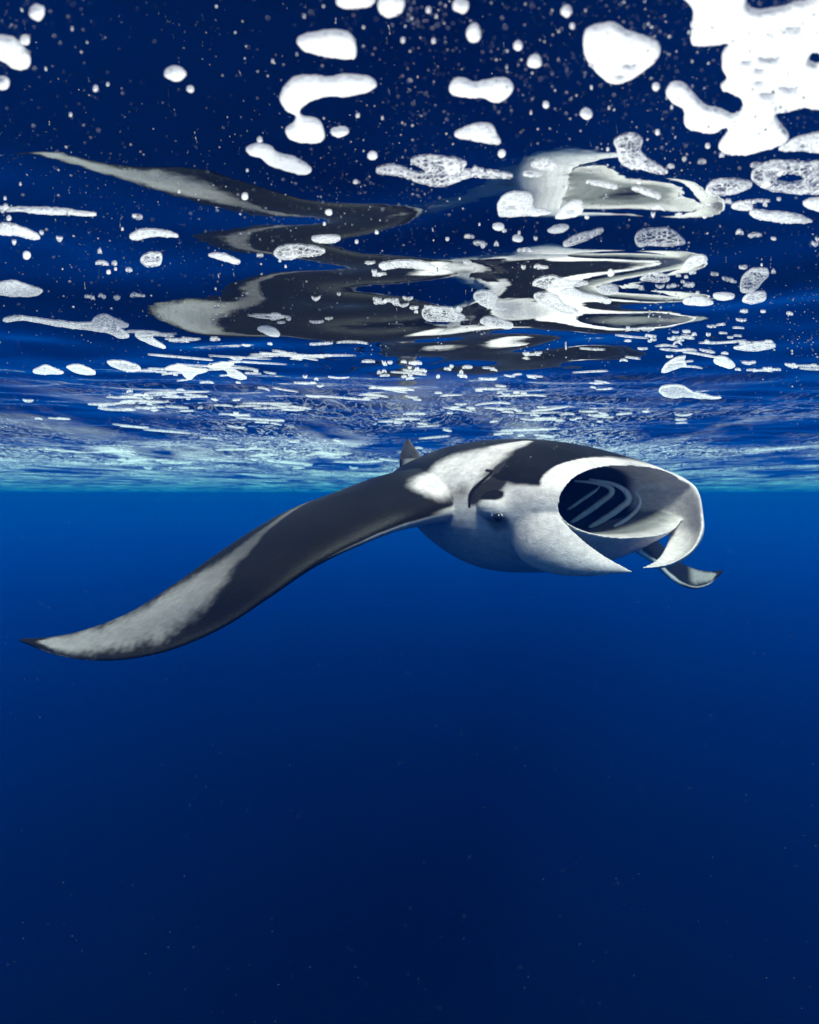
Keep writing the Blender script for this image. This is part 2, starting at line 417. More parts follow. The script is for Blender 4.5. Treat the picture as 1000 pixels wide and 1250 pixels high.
def build_manta_mesh():
    V, F = [], []
    def add(rings):
        v, f = loft(rings)
        o = sum(len(x) for x in V)
        V.append(v); F.extend([tuple(i + o for i in q) for q in f])
    add(body_rings())
    add(wing_rings(RW_LEAD, RW_TRAIL, RW_TH))
    add(wing_rings(LW_LEAD, LW_TRAIL, LW_TH))
    # dorsal fin
    fin = []
    for s in np.linspace(0, 1, 14):
        b0 = -1.33 - .17 * s - .03 * s * s; ln = .30 * (1 - s ** 3) ** .7 * (1 - .55 * s) + .025
        h = .17 + .195 * s
        q = np.linspace(0, 1, 10)
        pr = .020 * (1 - s * .7) * np.sin(math.pi * np.clip(q, .01, .99) ** .7)
        bb = b0 - ln * q
        up = np.array([loc(p_, b_, h) for p_, b_ in zip(pr, bb)]); dn = np.array([loc(-p_, b_, h) for p_, b_ in zip(pr, bb)])
        fin.append(np.vstack([up, dn[-2:0:-1]]))
    add(fin)
    def merged(v_list, faces, name):
        o = mesh_object(name, np.vstack(v_list), faces)
        bm = bmesh.new(); bm.from_mesh(o.data); bmesh.ops.recalc_face_normals(bm, faces=bm.faces[:])
        bm.to_mesh(o.data); bm.free()
        return o
    solid = merged(V, F, 'manta_solid')
    md = solid.modifiers.new('r', 'REMESH'); md.mode = 'VOXEL'; md.voxel_size = .0055
    # hollow the mouth
    v, f = loft(cavity_rings())
    cut = merged([v], f, 'mouth_cutter')
    bo = solid.modifiers.new('b', 'BOOLEAN'); bo.operation = 'DIFFERENCE'; bo.object = cut; bo.solver = 'FAST'
    me1 = evaluated(solid)
    # add the two cephalic lobes to the hollowed body, weld everything by a second remesh
    V2, F2 = [], []
    def add2(rings):
        v, f = loft(rings)
        o = sum(len(x) for x in V2)
        V2.append(v); F2.extend([tuple(i + o for i in q) for q in f])
    # right lobe (nearer the camera): front rim, then rear rim, tip last
    add2(ribbon([at(650, 566, 2.54), at(660, 585, 2.46), at(671, 610, 2.41), at(687, 634, 2.38), at(710, 657, 2.38), at(738, 678, 2.42), at(773, 697.5, 2.50)],
                [at(640, 600, 2.78), at(634, 628, 2.74), at(624, 658, 2.63), at(642, 688, 2.52), at(682, 702, 2.45), at(722, 703, 2.44), at(771, 698.5, 2.50)],
                [.012, .015, .017, .017, .014, .010, .004], (-.3, -1, -.2), [.0, .01, .025, .035, .03, .02, 0]))
    add2(ribbon([at(818, 580, 2.86), at(845, 591, 2.84), at(854, 604, 2.80), at(857.5, 627, 2.76), at(857, 648, 2.72), at(846, 670, 2.68), at(820, 687, 2.63), at(784, 694, 2.60)],
                [at(782, 585, 3.03), at(784, 600, 3.05), at(788, 620, 3.05), at(802, 640, 3.00), at(816, 652, 2.93), at(811, 670, 2.82), at(801, 683, 2.70), at(785, 692, 2.605)],
                [.03, .03, .028, .026, .022, .014, .009, .004], (.8, .5, -.2), [.02, .035, .045, .05, .045, .035, .02, 0]))
    # swelling round the eye
    ball = []
    ec = at(618, 618, 2.66)
    for q in np.linspace(.02, math.pi - .02, 14):
        r_ = math.sin(q)
        ball.append(np.array([ec + MF * (.135 * math.cos(q)) + MR * (.120 * r_ * math.cos(w)) + MU * (.085 * r_ * math.sin(w)) for w in np.linspace(0, 6.2832, 20, endpoint=False)]))
    add2(ball)
    lob = merged(V2, F2, 'lobes_solid')
    bm = bmesh.new(); bm.from_mesh(me1); bm.from_mesh(lob.data)
    me2 = bpy.data.meshes.new('manta_body'); bm.to_mesh(me2); bm.free()
    o = bpy.data.objects.new('manta_ray', me2)
    COL.objects.link(o)
    md = o.modifiers.new('r', 'REMESH'); md.mode = 'VOXEL'; md.voxel_size = .0048
    sm = o.modifiers.new('s', 'SMOOTH'); sm.factor = .5; sm.iterations = 10
    me3 = evaluated(o)
    o.modifiers.clear()
    o.data = me3
    # soften the roots of the lobes where they grow out of the cheeks
    nv = len(me3.vertices); co = np.empty(nv * 3); me3.vertices.foreach_get('co', co); co = co.reshape(-1, 3)
    ed = np.empty(len(me3.edges) * 2, np.int32); me3.edges.foreach_get('vertices', ed); ed = ed.reshape(-1, 2)
    cl = to_local(co)
    root = spline(to_local(np.array([at(640, 585, 2.55), at(634, 603, 2.53), at(629, 622, 2.51), at(627, 640, 2.50), at(630, 655, 2.49)])), 24)
    wgt = np.zeros(nv)
    for q in root:
        for sd in (1, -1):
            d = np.sqrt((cl[:, 0] - sd * q[0]) ** 2 + (cl[:, 1] - q[1]) ** 2 + (cl[:, 2] - q[2]) ** 2)
            wgt = np.maximum(wgt, smoothstep(.10, .04, d))
    k = np.nonzero((wgt[ed[:, 0]] > 0) | (wgt[ed[:, 1]] > 0))[0]; e2 = ed[k]
    deg = np.maximum(np.bincount(e2.ravel(), minlength=nv), 1)
    for _ in range(140):
        av = np.stack([np.bincount(e2[:, 0], co[e2[:, 1], c_], nv) + np.bincount(e2[:, 1], co[e2[:, 0], c_], nv) for c_ in range(3)], -1) / deg[:, None]
        co = co + (av - co) * (.6 * wgt)[:, None]
    me3.vertices.foreach_set('co', co.ravel()); me3.update()
    for q in (solid, cut, lob):
        bpy.data.objects.remove(q, do_unlink=True)
    me3.name = 'manta_ray'
    me3.materials.clear()
    me3.polygons.foreach_set('use_smooth', np.ones(len(me3.polygons), dtype=bool))
    return o
manta = build_manta_mesh()
tag(manta, 'black and white manta ray gliding with mouth wide open under the surface', 'manta ray')

# ---- skin colours, painted per vertex in the animal's own coordinates
from mathutils.bvhtree import BVHTree
def paint_manta(o):
    me = o.data
    n = len(me.vertices)
    co = np.empty(n * 3); me.vertices.foreach_get('co', co); co = co.reshape(-1, 3)
    no = np.empty(n * 3); me.vertices.foreach_get('normal', no); no = no.reshape(-1, 3)
    bvh = BVHTree.FromObject(o, bpy.context.evaluated_depsgraph_get())
    def hit(px, py):
        r = Vector(ray(px, py)).normalized()
        p = bvh.ray_cast(Vector((0, 0, 0)), r, 20)[0]
        return np.array(p) if p else at(px, py, 2.7)
    L = to_local(co); a, b, c = L.T
    nz = no[:, 2]
    # low frequency wobble for all borders
    def wob(scale, seed):
        return np.array([mnoise.noise(Vector((p[0] * scale + seed, p[1] * scale, p[2] * scale))) for p in co])
    w1 = wob(5, 3.1); w2 = wob(14, 9.7); w3 = wob(45, 1.3)
    def near(px_list, radii, mirror=True, soft=0.0):
        """soft mask round a line of points on the skin, on both sides of the animal"""
        P = to_local(np.array([hit(x, y) for x, y in px_list]))
        P = spline(P, 40); R = np.interp(np.linspace(0, 1, 40), np.linspace(0, 1, len(radii)), radii)
        best = np.full(n, -9.0)
        for q, r_ in zip(P, R):
            d = np.sqrt((a - q[0]) ** 2 + (b - q[1]) ** 2 + (c - q[2]) ** 2)
            best = np.maximum(best, 1 - d / r_)
            if mirror:
                d = np.sqrt((a + q[0]) ** 2 + (b - q[1]) ** 2 + (c - q[2]) ** 2)
                best = np.maximum(best, 1 - d / r_)
        return smoothstep(-.12 - soft, .22 + soft, best + w1 * .12 + w2 * .10 + w3 * .07)
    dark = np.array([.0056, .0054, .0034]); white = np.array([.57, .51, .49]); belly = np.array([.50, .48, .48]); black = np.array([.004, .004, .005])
    # where on a wing each vertex lies
    def wing_coords(lead, trail):
        A = spline(lead, 200); B = spline(trail, 200); t = np.linspace(0, 1, 80)
        G = (A[:, None] * (1 - t)[None, :, None] + B[:, None] * t[None, :, None]).reshape(-1, 3)
        kd = kdtree.KDTree(len(G))
        for i_, g in enumerate(G): kd.insert(g, i_)
        kd.balance()
        return kd
    st = np.zeros(n); tt = np.zeros(n)
    right = a > 0
    for side, (ld, tl) in ((True, (RW_LEAD, RW_TRAIL)), (False, (LW_LEAD, LW_TRAIL))):
        kd = wing_coords(ld, tl); m = len(ld) - 1
        for i_ in np.nonzero((right == side) & (np.abs(a) > .4))[0]:
            _, k, _ = kd.find(co[i_])
            st[i_] = (k // 80) / 199 * (m if side else 10); tt[i_] = (k % 80) / 79
    wing = smoothstep(.50, .66, np.abs(a)) * smoothstep(-.38, -.46, b)
    # dark back, pale underside
    back = smoothstep(-.05, .22, nz + w1 * .10 + w2 * .05)
    back_w = np.where(right, smoothstep(-.45, -.1, nz + w2 * .08), smoothstep(-.05, .2, nz + w2 * .08))
    f_dark = back * (1 - wing) + back_w * wing
    # head: the white of the face climbs high on the sides
    head = smoothstep(-.50, -.40, b)
    f_head = smoothstep(.36, .52, nz + w1 * .06 + w2 * .04) * smoothstep(.02, -.06, b + w2 * .02)
    f_dark = f_dark * (1 - head) + f_head * head
    # shoulder patches
    sh = near([(528, 592), (540, 580), (560, 571), (585, 563), (605, 551), (625, 544), (642, 539)], [.10, .13, .135, .12, .085, .06, .03], soft=.24)
    f_dark = f_dark * (1 - sh)
    # dark blotches over the eye and on the crown
    bl = near([(576, 610), (588, 600), (602, 592), (614, 582)], [.03, .06, .062, .055], soft=.16)
    cr = near([(612, 572), (632, 562), (655, 556), (685, 549)], [.055, .09, .095, .065], soft=.16)
    f_dark = np.maximum(f_dark, np.maximum(bl, cr) * .97)
    nt_ = near([(594, 574), (600, 577), (586, 590), (575, 603), (573, 618)], [.010, .012, .014, .016, .010], soft=.15)
    f_dark = np.maximum(f_dark, nt_)
    eye_shade = near([(604, 638), (612, 636)], [.045, .04], soft=.3); f_dark = np.maximum(f_dark, eye_shade * .6)  # shadow under the eye, painted into the skin
    # white lips and lobe rims
    lip = near([(672, 600), (678, 580), (700, 567), (745, 562), (790, 570), (830, 584), (850, 597)], [.05, .05, .04, .035, .035, .04, .05], mirror=False)
    f_dark = f_dark * (1 - lip)
    # pale pigment patch towards each wing tip
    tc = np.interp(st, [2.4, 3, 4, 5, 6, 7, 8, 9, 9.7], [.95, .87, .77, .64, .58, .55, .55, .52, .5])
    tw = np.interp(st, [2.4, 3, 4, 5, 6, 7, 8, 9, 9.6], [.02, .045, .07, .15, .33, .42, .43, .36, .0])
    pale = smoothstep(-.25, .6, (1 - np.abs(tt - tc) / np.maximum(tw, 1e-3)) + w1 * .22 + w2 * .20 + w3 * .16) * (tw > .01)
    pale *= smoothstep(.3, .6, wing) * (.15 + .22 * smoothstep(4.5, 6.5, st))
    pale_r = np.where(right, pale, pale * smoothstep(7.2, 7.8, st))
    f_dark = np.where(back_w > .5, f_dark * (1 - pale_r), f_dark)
    # dark margins of the wings, underside too
    edge = wing * np.maximum(smoothstep(.93, .985, tt + w2 * .02), smoothstep(.07, .02, tt + w2 * .02)) * smoothstep(2, 4, st) * np.where(right, 1, smoothstep(6.5, 7.5, st))
    tip = smoothstep(8.9, 9.5, st + w2 * .15) * wing
    f_dark = np.maximum(f_dark, np.maximum(edge, tip))
    # tail and dorsal fin
    f_dark = np.maximum(f_dark, smoothstep(-1.5, -1.62, b) * (np.abs(a) < .3))
    fin = (np.abs(a) < .05) & (b < -1.3) & (c > .24)
    f_dark = np.where(fin, .86 + .1 * w2, f_dark)
    # inside of the mouth
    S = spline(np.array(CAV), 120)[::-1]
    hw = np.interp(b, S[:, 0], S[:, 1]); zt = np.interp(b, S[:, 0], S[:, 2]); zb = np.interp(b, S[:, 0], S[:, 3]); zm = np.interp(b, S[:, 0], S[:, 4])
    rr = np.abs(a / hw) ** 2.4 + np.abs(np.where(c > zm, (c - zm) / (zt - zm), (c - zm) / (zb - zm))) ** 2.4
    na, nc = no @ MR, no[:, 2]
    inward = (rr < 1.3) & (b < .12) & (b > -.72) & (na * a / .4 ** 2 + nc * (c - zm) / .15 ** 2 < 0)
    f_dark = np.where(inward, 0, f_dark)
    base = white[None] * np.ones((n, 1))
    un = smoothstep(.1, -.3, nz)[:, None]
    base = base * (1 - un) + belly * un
    plate = (np.where(inward, 1, 0) * smoothstep(.3, .7, nz) * smoothstep(.04, -.06, b))[:, None]     # mouth floor painted darker where it faces up, to subdue its sunlight
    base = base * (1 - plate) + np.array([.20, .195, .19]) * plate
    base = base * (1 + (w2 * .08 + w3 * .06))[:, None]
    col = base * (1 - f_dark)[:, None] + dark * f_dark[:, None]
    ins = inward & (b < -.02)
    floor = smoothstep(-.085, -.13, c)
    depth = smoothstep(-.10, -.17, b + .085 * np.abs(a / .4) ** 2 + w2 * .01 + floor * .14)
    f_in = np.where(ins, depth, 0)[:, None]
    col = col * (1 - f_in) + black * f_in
    col = np.clip(col, .003, .8)
    at_ = me.color_attributes.new('skin', 'FLOAT_COLOR', 'POINT')
    at_.data.foreach_set('color', np.hstack([col, np.ones((n, 1))]).astype(np.float32).ravel())
    # grain that runs along the wings
    uv = np.where((wing > .2)[:, None], np.stack([st * 1.3, tt * 9.0, np.zeros(n)], -1), L * np.array([9.0, 3.0, 9.0]))
    gv = me.attributes.new('grain', 'FLOAT_VECTOR', 'POINT'); gv.data.foreach_set('vector', uv.astype(np.float32).ravel())
    return hit
hit_manta = paint_manta(manta)

def skin_material():
    m, nt, out = new_mat('manta_skin')
    at_ = nd(nt, 'ShaderNodeAttribute', attribute_name='skin')
    g = nd(nt, 'ShaderNodeNewGeometry')
    n1 = nd(nt, 'ShaderNodeTexNoise', i_Scale=38.0, i_Detail=6.0, i_Roughness=.65)
    n2 = nd(nt, 'ShaderNodeTexNoise', i_Scale=240.0, i_Detail=3.0)
    v1 = nd(nt, 'ShaderNodeTexVoronoi', i_Scale=120.0)
    for n in (n1, n2, v1): nt.links.new(g.outputs['Position'], n.inputs['Vector'])
    mr = nd(nt, 'ShaderNodeMapRange'); mr.inputs['From Min'].default_value = .3; mr.inputs['From Max'].default_value = .7
    mr.inputs['To Min'].default_value = .85; mr.inputs['To Max'].default_value = 1.10
    nt.links.new(n1.outputs['Fac'], mr.inputs['Value'])
    ga = nd(nt, 'ShaderNodeAttribute', attribute_name='grain')
    gn = nd(nt, 'ShaderNodeTexNoise', i_Scale=5.0, i_Detail=9.0, i_Roughness=.7); nt.links.new(ga.outputs['Vector'], gn.inputs['Vector'])
    gr = nd(nt, 'ShaderNodeMapRange'); gr.inputs['From Min'].default_value = .32; gr.inputs['From Max'].default_value = .68
    gr.inputs['To Min'].default_value = .80; gr.inputs['To Max'].default_value = 1.18
    nt.links.new(gn.outputs['Fac'], gr.inputs['Value'])
    mg = nd(nt, 'ShaderNodeMath', operation='MULTIPLY'); nt.links.new(mr.outputs[0], mg.inputs[0]); nt.links.new(gr.outputs[0], mg.inputs[1])
    ml = nd(nt, 'ShaderNodeVectorMath', operation='SCALE')
    nt.links.new(at_.outputs['Color'], ml.inputs[0]); nt.links.new(mg.outputs[0], ml.inputs['Scale'])
    # pale flecks of mucus on the skin
    th = nd(nt, 'ShaderNodeMapRange'); th.inputs['From Min'].default_value = .10; th.inputs['From Max'].default_value = .06
    nt.links.new(v1.outputs['Distance'], th.inputs['Value'])
    n3 = nd(nt, 'ShaderNodeTexNoise', i_Scale=16.0, i_Detail=2.0); nt.links.new(g.outputs['Position'], n3.inputs['Vector'])
    t2 = nd(nt, 'ShaderNodeMapRange'); t2.inputs['From Min'].default_value = .52; t2.inputs['From Max'].default_value = .62; t2.inputs['To Max'].default_value = .5
    nt.links.new(n3.outputs['Fac'], t2.inputs['Value'])
    fl = nd(nt, 'ShaderNodeMath', operation='MULTIPLY'); nt.links.new(th.outputs[0], fl.inputs[0]); nt.links.new(t2.outputs[0], fl.inputs[1])
    mx = nd(nt, 'ShaderNodeMix', data_type='RGBA'); mx.inputs[7].default_value = (.35, .36, .36, 1)
    nt.links.new(fl.outputs[0], mx.inputs[0]); nt.links.new(ml.outputs[0], mx.inputs[6])
    p = nd(nt, 'ShaderNodeBsdfPrincipled', i_Roughness=.36)
    p.inputs['Specular IOR Level'].default_value = .10
    nt.links.new(mx.outputs[2], p.inputs['Base Color'])
    bp = nd(nt, 'ShaderNodeBump', i_Strength=.4, i_Distance=.005)
    mm0 = nd(nt, 'ShaderNodeMath', operation='ADD'); nt.links.new(n1.outputs['Fac'], mm0.inputs[0]); nt.links.new(n2.outputs['Fac'], mm0.inputs[1])
    mm = nd(nt, 'ShaderNodeMath', operation='ADD'); nt.links.new(mm0.outputs[0], mm.inputs[0]); nt.links.new(gn.outputs['Fac'], mm.inputs[1])
    nt.links.new(mm.outputs[0], bp.inputs['Height']); nt.links.new(bp.outputs[0], p.inputs['Normal'])
    nt.links.new(p.outputs[0], out.inputs['Surface'])
    return m
manta.data.materials.append(skin_material())

def simple_mat(name, col, rough=.4, spec=.4, noise_scale=60.0, var=.25):
    m, nt, out = new_mat(name)
    g = nd(nt, 'ShaderNodeNewGeometry')
    n = nd(nt, 'ShaderNodeTexNoise', i_Scale=noise_scale, i_Detail=4.0); nt.links.new(g.outputs['Position'], n.inputs['Vector'])
    mx = nd(nt, 'ShaderNodeMix', data_type='RGBA')
    mx.inputs[6].default_value = (*[v * (1 - var) for v in col], 1); mx.inputs[7].default_value = (*[min(1, v * (1 + var)) for v in col], 1)
    nt.links.new(n.outputs['Fac'], mx.inputs[0])
    p = nd(nt, 'ShaderNodeBsdfPrincipled', i_Roughness=rough); p.inputs['Specular IOR Level'].default_value = spec
    nt.links.new(mx.outputs[2], p.inputs['Base Color']); nt.links.new(p.outputs[0], out.inputs['Surface'])
    return m

def tube(name, P, radii, mat, parent, m=10):
    P = np.asarray(P); R = []
    T = np.gradient(P, axis=0)
    for p, t, r_ in zip(P, T, radii):
        t = t / (np.linalg.norm(t) + 1e-9)
        u = np.cross(t, [.3, .5, .81]); u /= np.linalg.norm(u); v = np.cross(t, u)
        q = np.linspace(0, 2 * math.pi, m, endpoint=False)
        R.append(p + r_ * (np.cos(q)[:, None] * u + np.sin(q)[:, None] * v))
    v, f = loft(R)
    return mesh_object(name, v, f, mat, parent)

def manta_details():
    # gill arches: hoops round the inside of the throat
    gm = simple_mat('gill_arch', (.70, .72, .74), .5)
    for line, r0 in (([(692, 622), (708, 611), (724, 600), (731, 594)], .006),
                     ([(696, 638), (712, 628), (732, 613), (745, 602), (742, 594), (724, 589), (700, 587)], .010),
                     ([(718, 644), (738, 633), (756, 620), (766, 610), (762, 599), (746, 590), (718, 585)], .011),
                     ([(748, 643), (764, 634), (776, 622), (780, 611), (774, 600)], .007)):
        L_ = to_local(np.array([hit_manta(*q) for q in line]))
        L_ = spline(L_, 40)
        for side in (1, -1):
            P = np.array([loc(side * l[0], l[1] + .006, l[2]) for l in L_])
            tube('gill_arch', P, 1.7 * r0 * np.interp(np.linspace(0, 1, 40), [0, .15, .6, 1], [.6, 1, .9, .35]), gm, manta, 8)
    # eye
    em = simple_mat('eye_black', (.006, .006, .008), .12, .6)
    lm = simple_mat('eyelid_white', (.50, .50, .50), .5, .15)
    p = hit_manta(*EYE_PX)
    nrm = -ray(*EYE_PX); nrm /= np.linalg.norm(nrm)
    nrm = nrm * .6 + MR * .6 - MU * .1; nrm /= np.linalg.norm(nrm)
    for side in (1, -1):
        l = to_local(p); nl = np.array([nrm @ MR, nrm @ MF, nrm @ MU])
        c0 = loc(l[0] * side, l[1], l[2]); n0 = MR * nl[0] * side + MF * nl[1] + MU * nl[2]
        c0 = c0 - n0 * .008
        V, F = loft([np.array([c0 + .023 * (n0 * math.cos(q) + math.sin(q) * (math.cos(w) * MF + math.sin(w) * np.cross(n0, MF))) for w in np.linspace(0, 6.2832, 18, endpoint=False)]) for q in np.linspace(.05, 3.09, 12)])
        mesh_object('eye', V, F, em, manta)
        u = np.cross(n0, MU); u /= np.linalg.norm(u); v = np.cross(u, n0)
        v = v if v[2] > 0 else -v
        w = np.linspace(.02, .98, 22) * math.pi
        tube('eyelid', c0 + n0 * .009 + .0235 * (np.cos(w)[:, None] * u + np.sin(w)[:, None] * v), .0075 * np.sin(np.linspace(.15, 2.99, 22)) ** .5, lm, manta, 8)
manta_details()

# ------------------------------------------------------------------ foam on the surface
def on_surface_v(PX, PY):
    PX = np.asarray(PX, float); PY = np.asarray(PY, float)
    x = (PX - PW / 2) / FPX; u = (PH / 2 - PY) / FPX
    r = np.stack([x, CP - SP * u, SP + CP * u], -1)
    rz = np.maximum(r[:, 2], 4e-3)
    d = H0 / rz
    for _ in range(14):
        d = .6 * d + .4 * surf_z(r[:, 0] * d, r[:, 1] * d) / rz
    return r * d[:, None]

def surf_n(x, y, e=.004):
    gx = (surf_z(x + e, y) - surf_z(x - e, y)) / (2 * e); gy = (surf_z(x, y + e) - surf_z(x, y - e)) / (2 * e)
    n = np.stack([-gx, -gy, np.ones_like(gx)], -1)
    return n / np.linalg.norm(n, axis=1, keepdims=True)

def foam_material(name, lace, rough_scale=160.0):
    """froth: white bubble walls that let light through, with clear cells where the film is thin (attribute 'film')"""
    m, nt, out = new_mat(name)
    g = nd(nt, 'ShaderNodeNewGeometry')
    vo = nd(nt, 'ShaderNodeTexVoronoi', feature='DISTANCE_TO_EDGE', i_Scale=rough_scale)
    v2 = nd(nt, 'ShaderNodeTexVoronoi', i_Scale=rough_scale * 1.7)
    nz = nd(nt, 'ShaderNodeTexNoise', i_Scale=35.0, i_Detail=3.0)
    v3 = nd(nt, 'ShaderNodeTexVoronoi', feature='DISTANCE_TO_EDGE', i_Scale=rough_scale * .5)
    for n in (vo, v2, nz, v3): nt.links.new(g.outputs['Position'], n.inputs['Vector'])
    bp = nd(nt, 'ShaderNodeBump', i_Strength=.5 if lace > 0 else .18, i_Distance=.003, invert=True)
    nt.links.new(v2.outputs['Distance'], bp.inputs['Height'])
    tl = nd(nt, 'ShaderNodeBsdfTranslucent'); tl.inputs['Color'].default_value = (.93, .93, .93, 1)
    df = nd(nt, 'ShaderNodeBsdfDiffuse'); df.inputs['Color'].default_value = (.9, .9, .9, 1)
    nt.links.new(bp.outputs[0], df.inputs['Normal']); nt.links.new(bp.outputs[0], tl.inputs['Normal'])
    a = nd(nt, 'ShaderNodeMixShader'); a.inputs[0].default_value = .35
    nt.links.new(tl.outputs[0], a.inputs[1]); nt.links.new(df.outputs[0], a.inputs[2])
    sh = a
    if lace > 0:
        tr = nd(nt, 'ShaderNodeBsdfTransparent')
        fl = nd(nt, 'ShaderNodeAttribute', attribute_name='film')
        ed = nd(nt, 'ShaderNodeMapRange'); ed.inputs['From Min'].default_value = .03; ed.inputs['From Max'].default_value = .08   # 0 on a wall, 1 in a cell
        pick = nd(nt, 'ShaderNodeMapRange'); pick.inputs['From Min'].default_value = .47; pick.inputs['From Max'].default_value = .53
        nz2 = nd(nt, 'ShaderNodeTexNoise', i_Scale=55.0, i_Detail=1.0); nt.links.new(g.outputs['Position'], nz2.inputs['Vector']); nt.links.new(nz2.outputs['Fac'], pick.inputs['Value'])
        mw = nd(nt, 'ShaderNodeMix', data_type='FLOAT')     # fine froth here, larger bubbles there
        nt.links.new(pick.outputs[0], mw.inputs[0]); nt.links.new(vo.outputs['Distance'], mw.inputs[2]); nt.links.new(v3.outputs['Distance'], mw.inputs[3])
        nt.links.new(mw.outputs[0], ed.inputs['Value'])
        nn = nd(nt, 'ShaderNodeMapRange'); nn.inputs['From Min'].default_value = .22; nn.inputs['From Max'].default_value = .42
        nt.links.new(nz.outputs['Fac'], nn.inputs['Value'])
        m1 = nd(nt, 'ShaderNodeMath', operation='MULTIPLY'); nt.links.new(ed.outputs[0], m1.inputs[0]); nt.links.new(fl.outputs['Fac'], m1.inputs[1])
        m2 = nd(nt, 'ShaderNodeMath', operation='MULTIPLY'); nt.links.new(m1.outputs[0], m2.inputs[0]); nt.links.new(nn.outputs[0], m2.inputs[1])
        m3 = nd(nt, 'ShaderNodeMath', operation='MULTIPLY'); nt.links.new(m2.outputs[0], m3.inputs[0]); m3.inputs[1].default_value = lace
        b = nd(nt, 'ShaderNodeMixShader')
        nt.links.new(m3.outputs[0], b.inputs[0]); nt.links.new(a.outputs[0], b.inputs[1]); nt.links.new(tr.outputs[0], b.inputs[2])
        sh = b
    nt.links.new(sh.outputs[0], out.inputs['Surface'])
    return m
FOAM = foam_material('foam_dense', 0)
FOAM_LACE = foam_material('foam_lacy', .97, 120.0)

def inside(poly, x, y):
    c = np.zeros(len(x), bool)
    x0, y0 = poly[-1]
    for x1, y1 in poly:
        k = ((y1 > y) != (y0 > y)) & (x < (x0 - x1) * (y - y1) / (y0 - y1 + 1e-12) + x1)
        c ^= k
        x0, y0 = x1, y1
    return c

